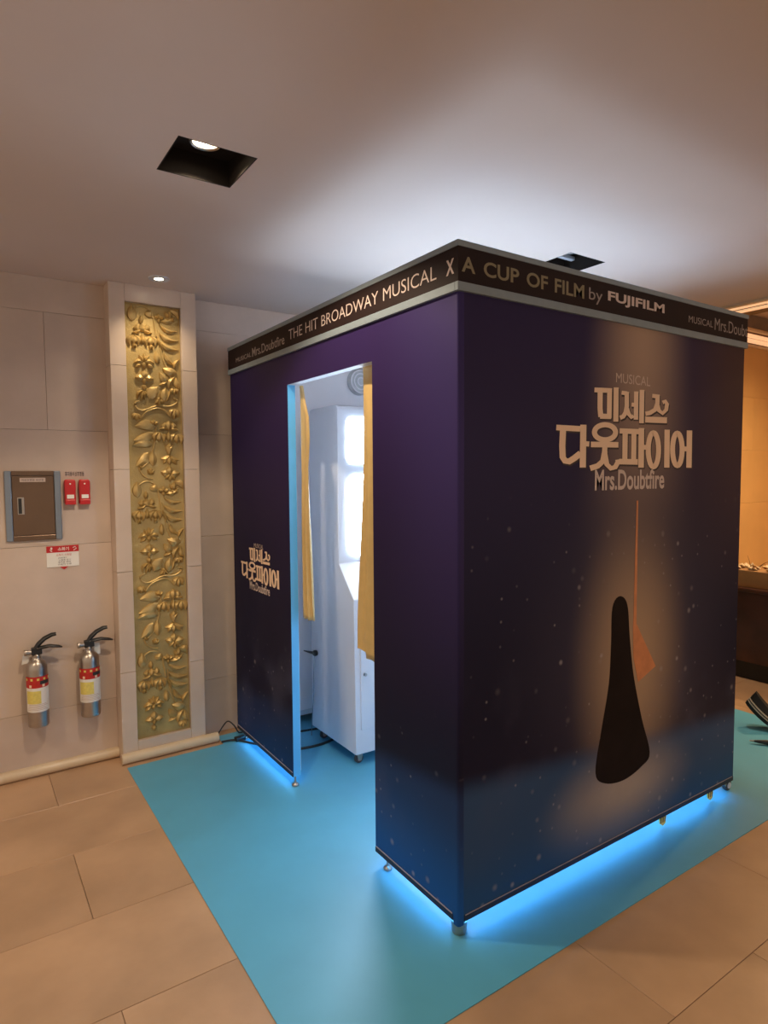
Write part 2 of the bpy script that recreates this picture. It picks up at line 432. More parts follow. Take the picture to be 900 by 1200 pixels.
# ================================================================== LAMPS
def recessed(x, y, on, label):
    t = thing('recessed_lamp', label, 'lamp', (x, y, ZC), group='square recessed ceiling lamps')
    D = .085; h = LH
    hs = MB()
    for a, b in (((-h, -h, 0), (-h + .004, h, D)), ((h - .004, -h, 0), (h, h, D)), ((-h, -h, 0), (h, -h + .004, D)), ((-h, h - .004, 0), (h, h, D)), ((-h, -h, D), (h, h, D + .004))):
        hs.box(a, b)
    hs.build('housing', 'blackbox', t)
    ring = MB().lathe([(.040, D - .001), (.052, D - .001), (.052, D - .018), (.048, D - .022), (.042, D - .018), (.040, D - .004)], (0, 0, 0), 28, cap=False).build('lamp_ring', 'steel', t, smooth=True)
    MB().lathe([(0.0, D - .010), (.020, D - .012), (.040, D - .006)], (0, 0, 0), 24).build('lamp_glass', 'lampon' if on else 'steelb', t, smooth=True)
    if not on:
        for k in (-.06, .06): MB().box((-h + .01, k - .012, D - .03), (h - .01, k + .012, D - .012)).build('blade', 'alub', t, bevel=.003)
    if on:
        l = bpy.data.lights.new('lamp_light', 'SPOT'); l.energy = LAMP_W * on; l.color = WARM; l.spot_size = math.radians(128); l.spot_blend = .3
        l.shadow_soft_size = .03
        lo = bpy.data.objects.new('lamp_light', l); col.objects.link(lo); lo.parent = t; lo.location = (0, 0, D - .03)
    return t
labs = ['lit lamp in a black square ceiling recess between the booth and the pilaster', 'unlit blue-grey bladed square recess above the booth',
        'lit lamp in a black square ceiling recess on the approach side of the booth door',
        'lit lamp in a black square ceiling recess further along the extinguisher wall']
for (x, y, on), lb in zip(LAMPS, labs): recessed(x, y, on, lb)
t = thing('round_downlight', 'small round white-rimmed downlight above the gilded panel', 'lamp', (-.425, 1.838, ZC))
MB().lathe([(.022, -.003), (.034, -.0015), (.044, -.005), (.050, -.005), (.053, -.001), (.053, .002)], n=32, cap=False).build('rim', 'white', t, smooth=True)
MB().lathe([(0, -.0045), (.022, -.003)], n=28).build('lamp_glass', 'downon', t)
l = bpy.data.lights.new('lamp_light', 'SPOT'); l.energy = DOWN_W; l.color = (1, .80, .55); l.spot_size = math.radians(120); l.spot_blend = .9; l.shadow_soft_size = .025
lo = bpy.data.objects.new('lamp_light', l); col.objects.link(lo); lo.parent = t; lo.location = (0, 0, -.012)
for i, (x, y, pw) in enumerate(((5.2, .6, 1.0), (4.6, -1.6, .6), (3.25, .87, .42))):  # first two are unseen lamps added to warm the ochre wall
    t = thing('round_downlight', ('unseen round downlight added in the raised ceiling to warm the far wall', 'unseen round downlight added in the raised ceiling over the end of the desk', 'round downlight in the raised ceiling just past the cove moulding')[i], 'lamp', (x, y, 3.30))
    MB().lathe([(.05, .0), (.085, .0), (.085, -.006), (.05, -.008)], n=28, cap=False).build('rim', 'white', t)
    MB().lathe([(0, -.004), (.055, -.003)], n=24).build('lamp_glass', 'downon', t)
    l = bpy.data.lights.new('lamp_light', 'SPOT'); l.energy = FAR_W * pw; l.color = (1, .66, .32) if i < 2 else (1, .78, .52); l.spot_size = math.radians(150); l.spot_blend = .8; l.shadow_soft_size = .05
    lo = bpy.data.objects.new('lamp_light', l); col.objects.link(lo); lo.parent = t; lo.location = (0, 0, -.02)

# ================================================================== BOOTH
LX, LY, ZT, ZB, ZP, EH = 1.741, 1.989, 2.2713, 2.1176, .056, .0112
DY0, DY1, DZ = .499, 1.244, 1.9755
booth = thing('photo_booth', 'large dark navy photo booth with printed musical artwork and an open doorway', 'photo booth')
pt = .006; wt = .042
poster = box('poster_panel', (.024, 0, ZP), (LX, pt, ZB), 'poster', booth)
poster['label'] = 'printed poster panel with cream title lettering'
dp = MB()
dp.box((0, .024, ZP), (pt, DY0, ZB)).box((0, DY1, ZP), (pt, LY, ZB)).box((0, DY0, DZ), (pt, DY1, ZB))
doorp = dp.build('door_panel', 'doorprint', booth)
doorp['label'] = 'purple-navy printed panel around the doorway'
box('back_panel', (0, LY - pt, ZP), (LX, LY, ZB), 'navy', booth)
box('end_panel', (LX - pt, pt, ZP), (LX, LY - pt, ZB), 'navy', booth)
# rounded corner post (front) and other posts
pc = [(.0, .024), (.0, .010)] + [(.010 - .010 * math.cos(math.radians(a)), .010 - .010 * math.sin(math.radians(a))) for a in range(15, 90, 15)] + [(.010, .0), (.024, .0), (.024, .024)]
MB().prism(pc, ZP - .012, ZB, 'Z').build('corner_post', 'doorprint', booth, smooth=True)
for a, b in (((pt, LY - wt, ZP), (wt, LY - pt, ZB)), ((LX - wt, pt, ZP), (LX - pt, wt, ZB)), ((LX - wt, LY - wt, ZP), (LX - pt, LY - pt, ZB))):
    box('inner_post', a, b, 'alub', booth)
# door jambs; blue light is painted into the colour of the side ones
M['jamb'] = mat('blue_lit_jamb', (.11, .46, .84), .4, var=.02)
box('door_jamb', (pt * .5, DY1 - .0005, ZP), (wt, DY1 + .03, DZ), 'jamb', booth)
box('door_jamb', (pt * .5, DY0 - .03, ZP), (wt, DY0 + .0005, DZ), 'jamb', booth)
box('door_jamb', (pt * .5, DY0, DZ - .0005), (wt, DY1, DZ + .03), 'white', booth)
# white inner lining
box('lining_board', (wt, wt, ZP + .02), (wt + .004, DY0 - .005, ZT - .03), 'whitep', booth)
box('lining_board', (wt, DY1 + .005, ZP + .02), (wt + .004, LY - wt, ZT - .03), 'whitep', booth)
box('lining_board', (wt, DY0 - .005, DZ + .005), (wt + .004, DY1 + .005, ZT - .03), 'whitep', booth)
box('lining_board', (wt, .036, ZP + .02), (LX - wt, .040, ZT - .03), 'whitep', booth)
box('lining_board', (wt, LY - .040, ZP + .015), (LX - wt, LY - .036, ZT - .03), 'whitep', booth)
box('lining_board', (LX - .040, .040, ZP + .02), (LX - .036, LY - .04, ZT - .03), 'whitep', booth)
# header: brown printed band between two grey trims, wrapping the booth
z1, z2 = 2.145, 2.2525
def ring(name, za, zb, e, m, th=.016, bev=.0):
    b_ = MB()
    b_.box((-e, -e, za), (LX + e, -e + th, zb)).box((-e, LY + e - th, za), (LX + e, LY + e, zb))
    b_.box((-e, -e + th, za), (-e + th, LY + e - th, zb)).box((LX + e - th, -e + th, za), (LX + e, LY + e - th, zb))
    return b_.build(name, m, booth, bev)
hd = ring('header_band', z1, z2, EH - .003, 'header'); hd['label'] = 'dark brown header band with lettering'
ring('header_trim', ZB, z1, EH, 'alu', bev=.0015)
ring('header_trim', z2, ZT, EH, 'alu', bev=.0015)
# bottom rails with the pale groove
def rail(a, b, grv):
    r = MB().box(*a).build('bottom_rail', 'navy', booth)
    MB().box(*b).build('rail_groove', 'pinkline', r)
rail(((.026, -.002, ZP), (LX, -.0002, ZP + .020)), ((.03, -.0026, ZP + .020), (LX - .012, -.0002, ZP + .0225)), 0)
rail(((-.002, .026, ZP), (-.0002, DY0, ZP + .020)), ((-.0026, .03, ZP + .020), (-.0002, DY0 - .006, ZP + .0235)), 0)
rail(((-.002, DY1, ZP), (-.0002, LY, ZP + .020)), ((-.0026, DY1 + .004, ZP + .020), (-.0002, LY - .006, ZP + .0235)), 0)
# blue LED strips under the frame
for a, b in (((.05, .014, ZP - .014), (LX - .05, .024, ZP - .001)), ((.014, .05, ZP - .014), (.024, DY0 - .02, ZP - .001)),
             ((.014, DY1 + .03, ZP - .014), (.024, LY - .05, ZP - .001))):
    s_ = box('led_strip', a, b, 'bled', booth); s_['label'] = 'glowing blue LED strip'
# frame bars above the strips (carry them)
for a, b in (((wt, pt, ZP - .001), (LX - wt, wt, ZP + .03)), ((pt, .024, ZP - .001), (wt, DY0 - .03, ZP + .03)), ((pt, DY1 + .03, ZP - .001), (wt, LY - wt, ZP + .03)),
             ((wt, LY - wt, ZP - .001), (LX - wt, LY - pt, ZP + .03)), ((LX - wt, wt, ZP - .001), (LX - pt, LY - wt, ZP + .03))):
    box('frame_bar', a, b, 'alub', booth)
# feet
def foot(x, y, r, ztop=ZP):
    f = MB().lathe([(0, MATZ), (r * .95, MATZ), (r, MATZ + .006), (r * .8, MATZ + .012), (r * .35, MATZ + .016), (.005, MATZ + .02), (.005, ztop)], (x, y, 0), 20).build('levelling_foot', 'steel', booth, smooth=True)
foot(.018, DY1 + .014, .018); foot(.020, DY0 - .055, .017)
MB().lathe([(0, MATZ), (.024, MATZ), (.026, MATZ + .008), (.025, MATZ + .022), (.027, MATZ + .024), (.027, ZP - .012)], (.030, .030, 0), 24).build('corner_foot', 'steel', booth, smooth=True)
foot(.03, LY - .05, .018); foot(LX - .05, LY - .05, .018)
cs = MB().lathe([(0, -.011), (.018, -.012), (.0255, -.009), (.0255, .009), (.018, .012), (0, .012)], (1.728, .022, MATZ + .0255), 22, axis='Y').build('caster_wheel', 'rubber', booth, smooth=True)
MB().lathe([(0, -.014), (.015, -.014), (.015, .014), (0, .014)], (1.728, .022, MATZ + .0255), 18, axis='Y').build('wheel_hub', 'white', cs)
MB().prism([(1.675, ZP), (1.735, ZP), (1.728, .036), (1.72, .02), (1.71, .022)], .012, .016, 'Y').build('caster_fork', 'steel', booth)
# yellow warning tabs hanging at the lower edge
for xx in (1.165, 1.545):
    tb = MB().prism([(xx - .028, ZP + .004), (xx + .03, ZP + .004), (xx + .022, .020), (xx + .004, .012), (xx - .018, .026)], .003, .007, 'Y').build('warning_tab', 'yel', booth)
    tb['label'] = 'yellow tab with dark stripes'
    for k in (-.012, .004, .018): MB().prism([(xx + k - .003, ZP + .002), (xx + k + .003, ZP + .002), (xx + k + .001, .028), (xx + k - .004, .028)], .0022, .003, 'Y').build('stripe', 'ink', tb)

def words(body, plane, u0, v0, u1, v1, d, m, parent, bold=0.0):
    ws = body.split(' '); wd = []
    for q in ws:
        cu = bpy.data.curves.new('t', 'FONT'); cu.body = q; ob = bpy.data.objects.new('t', cu); col.objects.link(ob)
        bpy.context.view_layer.update(); wd.append(ob.dimensions.x); bpy.data.objects.remove(ob); bpy.data.curves.remove(cu)
    k = (u1 - u0) / (sum(wd) + .42 * (len(ws) - 1)); u = u0
    for q, x in zip(ws, wd):
        text('header_lettering', q, plane, u, v0, u + x * k, v1, d, m, parent, bold=bold); u += (x + .42) * k
# ---- lettering: title logo drawn as brush strokes measured on the poster
SC_ = 4.2857
def zp_(u, v): p = at(630 + u / SC_, 420 + v / SC_, 1, 0.0); return (p.x, p.z)
WID = 25.0
def ell(cx_, cy_, rx, ry, n=28): return [(cx_ + rx * math.cos(2 * math.pi * k / n), cy_ + ry * math.sin(2 * math.pi * k / n)) for k in range(n + 1)]
strokes = [  # (points, width) in zoomed-photo pixels
 ([(284, 158), (372, 162)], 24), ([(313, 150), (312, 250), (316, 294)], 26), ([(312, 290), (368, 292)], 26), ([(360, 160), (358, 300)], 24), ([(393, 146), (391, 318)], 25),
 ([(420, 172), (448, 176)], 20), ([(446, 168), (446, 240), (440, 272), (428, 292), (412, 298)], 22), ([(447, 250), (456, 280), (470, 296), (480, 288)], 20),
 ([(470, 232), (496, 234)], 20), ([(494, 166), (492, 308)], 22), ([(523, 158), (520, 326)], 24),
 ([(574, 188), (606, 192)], 20), ([(601, 182), (600, 226), (588, 258), (562, 274), (540, 278)], 22), ([(600, 232), (608, 262), (626, 276), (644, 258), (648, 230), (640, 216), (626, 222)], 20), ([(538, 307), (648, 311)], 30),
 ([(92, 347), (212, 354)], 28), ([(126, 350), (122, 440), (124, 496), (136, 514), (156, 518), (184, 500), (214, 476)], 31), ([(228, 333), (225, 548)], 31), ([(230, 428), (258, 430)], 26),
 (ell(337, 371, 53, 38), 26), ([(266, 432), (404, 434)], 28), ([(336, 436), (335, 474)], 26), ([(336, 466), (326, 516), (300, 540), (262, 552)], 28), ([(336, 478), (346, 532), (366, 552), (388, 546), (402, 520), (400, 508)], 25),
 ([(410, 364), (506, 368)], 26), ([(438, 364), (436, 520)], 26), ([(482, 366), (480, 520)], 25), ([(408, 518), (502, 520)], 28), ([(520, 350), (518, 549)], 28), ([(522, 446), (548, 447)], 24),
 (ell(580, 459, 26, 86), 25), ([(649, 358), (647, 549)], 27), (ell(700, 457, 24, 82), 25), ([(724, 454), (756, 455)], 24), ([(761, 362), (758, 549)], 27)]
def ribbon(pts, wdt):
    P = [Vector(p) for p in pts]
    closed = (P[0] - P[-1]).length < 1e-6
    out = []
    n = len(P)
    for i in range(n):
        if closed: d = P[(i + 1) % (n - 1)] - P[(i - 1) % (n - 1)]
        else: d = P[min(i + 1, n - 1)] - P[max(i - 1, 0)]
        d.normalize(); nn = Vector((-d.y, d.x))
        out.append((zp_(*(P[i] + nn * wdt / 2)), zp_(*(P[i] - nn * wdt / 2))))
    return out
def logo_mesh(name, mapf, m, parent, grow=0.0, nrm=Vector((0, -1, 0))):
    b_ = MB()
    for k, (pts, wdt) in enumerate(strokes):
        rb = ribbon(pts, wdt + grow)
        vs = [Vector(mapf(*q)) + nrm * (k % 9) * 4e-5 for pr in rb for q in pr]
        b_.add(vs, [(2 * i, 2 * i + 2, 2 * i + 3, 2 * i + 1) for i in range(len(rb) - 1)])
    return b_.build(name, m, parent)
logo_mesh('title_outline', lambda x, z: (x + .004, -.0006, z - .005), 'let_shadow', poster, 5)
logo_mesh('title_lettering', lambda x, z: (x, -.0014, z), 'let_cream', poster)
text('small_lettering', 'MUSICAL', '-Y', .790, 1.893, 1.010, 1.930, -.0012, 'let_soft', poster)
text('subtitle_lettering', 'Mrs.Doubtfire', '-Y', .672, 1.480, 1.120, 1.560, -.0012, 'let_pale', poster, bold=.022)
# the same logo, smaller, on the door panel beside the doorway
cxp, czp = .892, 1.70
ks = (1.876 - 1.363) / (1.327 - .457)
mapd = lambda x, z: (-.0014, 1.6195 - (x - cxp) * ks, 1.052 + (z - czp) * ks)
logo_mesh('title_lettering', mapd, 'let_cream', doorp, nrm=Vector((-1, 0, 0)))
text('small_lettering', 'MUSICAL', '-X', -1.685, 1.157, -1.560, 1.180, -.0014, 'let_soft', doorp)
text('subtitle_lettering', 'Mrs.Doubtfire', '-X', -1.755, .920, -1.485, .968, -.0014, 'let_pale', doorp, bold=.02)
# header lettering
eh = -EH + .003 - .0008
text('header_lettering', 'MUSICAL', '-X', -1.872, 2.171, -1.655, 2.194, eh, 'let_dim', hd)
text('header_lettering', 'Mrs.Doubtfire', '-X', -1.640, 2.166, -1.245, 2.212, eh, 'let_dim', hd, bold=.012)
words('THE HIT BROADWAY MUSICAL', '-X', -1.197, 2.176, -.098, 2.222, eh, 'let_pale', hd, -.006)
text('header_lettering', 'X', '-X', -.049, 2.172, -.010, 2.220, eh, 'let_pale', hd, bold=.03)
words('A CUP OF FILM', '-Y', .006, 2.176, .588, 2.224, eh, 'let_khaki', hd, .02)
text('header_lettering', 'by', '-Y', .615, 2.166, .692, 2.222, eh, 'let_dim', hd)
text('header_lettering', 'FUJIFILM', '-Y', .724, 2.180, 1.086, 2.226, eh, 'let_pale', hd, bold=.03)
text('header_lettering', 'MUSICAL', '-Y', 1.262, 2.178, 1.450, 2.206, eh, 'let_dim', hd)
text('header_lettering', 'Mrs.Doubt', '-Y', 1.465, 2.170, 1.746, 2.222, eh, 'let_dim', hd)

# ---- plain stand-in for the poster's picture: a dark bell shape beside an upright broom
def closed_spline(P, k=5):
    n = len(P); out = []
    for i in range(n):
        p0, p1, p2, p3 = (Vector(P[(i + j) % n]) for j in (-1, 0, 1, 2))
        for q in range(k):
            t_ = q / k; out.append(tuple(.5 * ((2 * p1) + (-p0 + p2) * t_ + (2 * p0 - 5 * p1 + 4 * p2 - p3) * t_ * t_ + (-p0 + 3 * p1 - 3 * p2 + p3) * t_ ** 3)))
    return out
bell = [(.79, 1.02), (.835, 1.06), (.885, 1.02), (.905, .88), (.935, .72), (.995, .53), (1.055, .37), (1.00, .325), (.88, .30), (.76, .32), (.70, .38), (.735, .55), (.775, .72), (.785, .88)]
MB().prism(closed_spline(bell), -.0008, -.0002, 'Y').build('printed_shape', 'pdark', poster)
MB().prism([(.926, .93), (.934, 1.435), (.944, 1.435), (.946, .93)], -.0012, -.0002, 'Y').build('printed_broom', 'orange', poster)
MB().prism([(.925, .93), (.95, .93), (1.085, .735), (.965, .69), (.93, .80)], -.0011, -.0002, 'Y').build('printed_broom', 'orange', poster)

# ================================================================== KIOSK in the booth
KX0, KX1, KY0, KYU, KY1 = .363, .985, 1.240, 1.402, 1.738
kz = MATZ
kio = thing('photo_kiosk', 'tall white photo kiosk with glowing panels standing inside the booth', 'kiosk', (KX0, KY0, MATZ))
off = (KX0, KY0, MATZ)
prof = [(KY1, .071), (KY0, .071), (KY0 + .012, .895), (KYU + .002, 1.068), (KYU, 1.895), (KYU + .008, 1.912), (KYU + .025, 1.918), (KY1 - .045, 1.917), (KY1 - .018, 1.908), (KY1 - .008, 1.88)]
MB().prism(prof, KX0, KX1, 'X').build('body', 'white', kio, bevel=.004, off=off)
for z0, z1, r in ((1.606, 1.857, .035), (1.105, 1.547, .055)):
    q = MB().prism(rrect(.418, z0, .93, z1, r), KYU - .004, KYU + .001, 'Y').build('light_panel', 'kled', kio, off=off); q['label'] = 'glowing white panel'
d_ = MB().prism(rrect(.395, .199, .955, .83, .008), KY0 - .003, KY0 + .014, 'Y').build('service_door', 'white', kio, bevel=.002, off=off)
MB().lathe([(0, -.010), (.009, -.010), (.009, 0), (0, .0)], (.418, KY0 - .003, .497), 16, axis='Y').build('lock', 'steel', d_, off=off)
MB().box((KX0 + .05, KYU - .06, .93), (KX1 - .05, KYU - .058, .935)).build('screen_lip', 'white', kio, off=off)
for x, y in ((KX0 + .045, KY0 + .05), (KX1 - .045, KY0 + .05), (KX0 + .045, KY1 - .06), (KX1 - .045, KY1 - .06)):
    c_ = MB().lathe([(0, -.010), (.018, -.010), (.025, -.007), (.025, .007), (.018, .010), (0, .010)], (x, y, MATZ + .025), 20, axis='Y').build('caster', 'rubber', kio, smooth=True, off=off)
    MB().lathe([(0, -.012), (.013, -.012), (.013, .012), (0, .012)], (x, y, MATZ + .025), 16, axis='Y').build('hub', 'coral', c_, off=off)
    MB().prism([(x - .02, .072), (x + .02, .072), (x + .010, .022), (x - .010, .022)], y - .016, y - .012, 'Y').build('fork', 'steel', c_, off=off)
# power plug and thin lead on its side
plug = MB().lathe([(0, 0), (.016, 0), (.018, -.014), (.012, -.022), (0, -.022)], n=16, axis='X').build('power_plug', 'black', kio, smooth=True)
plug.location = (0, 1.67 - KY0, .52 - MATZ); plug['label'] = 'black plug with thin hanging cord'
MB().tube([(-.012, .0, .0), (-.02, .05, -.004), (-.024, .115, -.010)], [.010, .007, .003], 8).build('plug_tail', 'black', plug)
M['greycord'] = mat('grey_cord', (.16, .22, .28), .5, var=.05)
MB().tube([(-.012, .005, -.008), (-.010, .02, -.10), (-.008, .028, -.25), (-.010, .05, -.42), (-.012, .055, -.505)], .0022, 6).build('lead', 'greycord', plug)

# black cables on the mat behind the kiosk and outside at the booth corner
def cable(name, pts, r, label):
    b0 = Vector(pts[0]); P = [Vector(p) - b0 for p in pts]
    Q = []
    for i in range(len(P) - 1):
        p0, p1, p2, p3 = P[max(i - 1, 0)], P[i], P[i + 1], P[min(i + 2, len(P) - 1)]
        for k in range(6):
            t_ = k / 6
            Q.append(.5 * ((2 * p1) + (-p0 + p2) * t_ + (2 * p0 - 5 * p1 + 4 * p2 - p3) * t_ * t_ + (-p0 + 3 * p1 - 3 * p2 + p3) * t_ ** 3))
    Q.append(P[-1])
    o = MB().tube(Q, r, 7).build(name, 'cable', None, smooth=True); o.location = b0
    return tag(o, label, 'cable')
zc_ = MATZ + .006
cable('power_cable', [(.06, 1.70, zc_), (.20, 1.62, zc_), (.36, 1.60, zc_), (.55, 1.66, zc_)], .007, 'black cable crossing the mat just behind the kiosk caster')
cable('power_cable', [(.10, 1.86, zc_), (.22, 1.84, zc_), (.33, 1.83, zc_), (.47, 1.80, zc_)], .006, 'black cable running along the mat under the rear wall of the booth')
cable('power_cable', [(-.112, 1.955, zc_), (-.03, 1.93, zc_), (.05, 1.80, zc_), (.10, 1.72, zc_)], .006, 'black cable running from the baseboard end under the booth panel')
cable('power_cable', [(-.10, 2.06, zc_), (-.06, 2.075, .05), (-.03, 2.07, .075), (-.005, 2.04, .055), (.02, 2.03, zc_), (.05, 2.02, zc_)], .004, 'thin black cable arching up beside the booth corner')
t = thing('cable_plug', 'black plug lying at the rear corner of the booth', 'plug', (-.01, 1.93, MATZ))
MB().box((-.03, -.02, 0), (.03, .02, .022)).build('plug_body', 'black', t, bevel=.005)
MB().tube([(.03, 0, .012), (.06, .01, .010)], .006, 8).build('strain_relief', 'black', t)

# ---- curtains
def drape(name, rows_, nfold, amp, label, x0, hem=None):
    """rows_: (z, y_left, y_right); a folded sheet hanging in the plane x=x0"""
    n = 60; b_ = MB(); vs = []; ln = len(rows_)
    R = []
    for i in range(ln - 1):
        for k in range(6):
            t_ = k / 6; R.append(tuple(a + (b - a) * t_ for a, b in zip(rows_[i], rows_[i + 1])))
    R.append(rows_[-1])
    for i, (z, ya, yb) in enumerate(R):
        ph = .35 * math.sin(i * .21)
        for k in range(n + 1):
            t_ = k / n; fz = (rows_[0][0] - z) / (rows_[0][0] - rows_[-1][0])
            zz = z
            if hem and i == len(R) - 1 and t_ < hem[0]: zz = z + hem[1]
            vs.append((x0 + amp * (.5 + .5 * fz) * math.sin(t_ * nfold * 2 * math.pi + ph) + .004 * math.sin(t_ * 17 + z * 5), ya + (yb - ya) * t_, zz))
    fs = [(i * (n + 1) + k, i * (n + 1) + k + 1, (i + 1) * (n + 1) + k + 1, (i + 1) * (n + 1) + k) for i in range(len(R) - 1) for k in range(n)]
    root = thing(name, label, 'curtain', (x0, rows_[0][1], rows_[-1][0]))
    o = b_.add(vs, fs).build('cloth', 'curtain', root, smooth=True, off=tuple(root.location))
    sm = o.modifiers.new('thickness', 'SOLIDIFY'); sm.thickness = .002
    MB().tube([(x0, rows_[0][1], rows_[0][0] - .004), (x0, rows_[0][2], rows_[0][0] - .004)], .004, 8).build('top_band', 'curtain', root, off=tuple(root.location))
    return root
drape('curtain', [(1.972, 1.238, 1.215), (1.90, 1.238, 1.19), (1.82, 1.238, 1.155), (1.72, 1.238, 1.150), (1.58, 1.238, 1.165), (1.30, 1.238, 1.155), (1.0, 1.238, 1.140), (.848, 1.236, 1.132)], 2.5, .010,
      'pale yellow curtain bunched at the inner jamb next to the kiosk', .066)
drape('curtain', [(1.985, .665, .46), (1.90, .668, .46), (1.7, .672, .46), (1.53, .678, .46), (1.2, .70, .46), (.95, .722, .46), (.782, .730, .46)], 3.0, .007,
      'orange-yellow curtain with a stepped hem at the jamb by the corner', .066, hem=(.26, .033))
# round fitting high inside
t = thing('round_fitting', 'pale grey round grille fitting high on the inner booth wall', 'fitting', (.835, LY - .0405, 2.135))
MB().lathe([(0, 0), (.085, 0), (.085, -.02), (.075, -.03), (0, -.03)], n=32, axis='Y').build('housing', 'smoke', t, smooth=True)
for r in (.025, .05, .072): MB().lathe([(r - .004, -.030), (r + .004, -.030), (r + .003, -.036), (r - .003, -.036), (r - .004, -.030)], n=28, axis='Y', cap=False).build('grille_ring', 'whitep', t)

# ================================================================== GILDED RELIEF PANEL
RP = thing('relief_panel', 'tall gilded relief panel of leaves and tulips set in the stone pilaster', 'relief panel', (QX0, PY, .104))
roff = (QX0, PY, .104)
GY = PY + .024      # ground plane of the relief
box('ground_plate', (QX0 + .0005, GY, .1045), (QX1 - .0015, GY + .01, 2.4615), 'brassd', RP, off=roff)
def zq(u, v): p = at(130 + u / 4.2857, 340 + v / 4.2857, 1, PY + .02); return Vector((p.x, p.z))
def leaf_geo(b_, a, t_, wd, bend=0.0, h=.012, n=6):
    h *= 1.4; a = Vector(a); t_ = Vector(t_); d = t_ - a; L_ = d.length
    if L_ < 1e-4: return
    d.normalize(); nn = Vector((-d.y, d.x))
    vs = []; 
    for i in range(n + 1):
        s_ = i / n; wv = 1.35 * wd * (math.sin(math.pi * min(1, s_ ** .8)) ** .8 if 0 < s_ < 1 else .02) * .5
        c = a + d * (L_ * s_) + nn * (bend * L_ * math.sin(math.pi * s_))
        e = h * (.35 + .65 * math.sin(math.pi * min(max(s_, .06), .94)))
        for q, hh in ((wv * 1.08, -.001), (wv * .92, e * .55), (0, e), (-wv * .92, e * .55), (-wv * 1.08, -.001)):
            p = c + nn * q; vs.append((p.x, GY - hh, p.y))
    fs = [(i * 5 + k, i * 5 + k + 1, (i + 1) * 5 + k + 1, (i + 1) * 5 + k) for i in range(n) for k in range(4)]
    b_.add(vs, fs)
PERIOD = .935
def okp(pts): return all(QX0 + .006 < p.x < QX1 - .006 and .112 < p.y < 2.456 for p in pts)
def leaf(a, t_, wd, bend=0.0, name='leaf', dz=0, h=.013):
    a = zq(*a) - Vector((0, dz)); t_ = zq(*t_) - Vector((0, dz))
    if not okp([a, t_]): return
    b_ = MB(); leaf_geo(b_, a, t_, wd, bend, h); b_.build(name, 'brass', RP, smooth=True, off=roff)
def flower(parts, dz, name='flower'):
    b_ = MB(); P = [(zq(*p[0]) - Vector((0, dz)), zq(*p[1]) - Vector((0, dz)), p[2], p[3] if len(p) > 3 else 0) for p in parts]
    if not okp([q for p in P for q in p[:2]]): return
    for p in P: leaf_geo(b_, p[0], p[1], p[2], p[3], .014)
    b_.build(name, 'brass', RP, smooth=True, off=roff)
def vine(pts, dz, r=.0055):
    P = [zq(*p) - Vector((0, dz)) for p in pts]
    if not okp(P): return
    Q = []
    for i in range(len(P) - 1):
        p0, p1, p2, p3 = P[max(i - 1, 0)], P[i], P[i + 1], P[min(i + 2, len(P) - 1)]
        for k in range(4):
            t_ = k / 4; Q.append(.5 * ((2 * p1) + (-p0 + p2) * t_ + (2 * p0 - 5 * p1 + 4 * p2 - p3) * t_ * t_ + (-p0 + 3 * p1 - 3 * p2 + p3) * t_ ** 3))
    Q.append(P[-1])
    MB().tube([(q.x, GY - .003, q.y) for q in Q], r, 7).build('vine', 'brass', RP, smooth=True, off=roff)
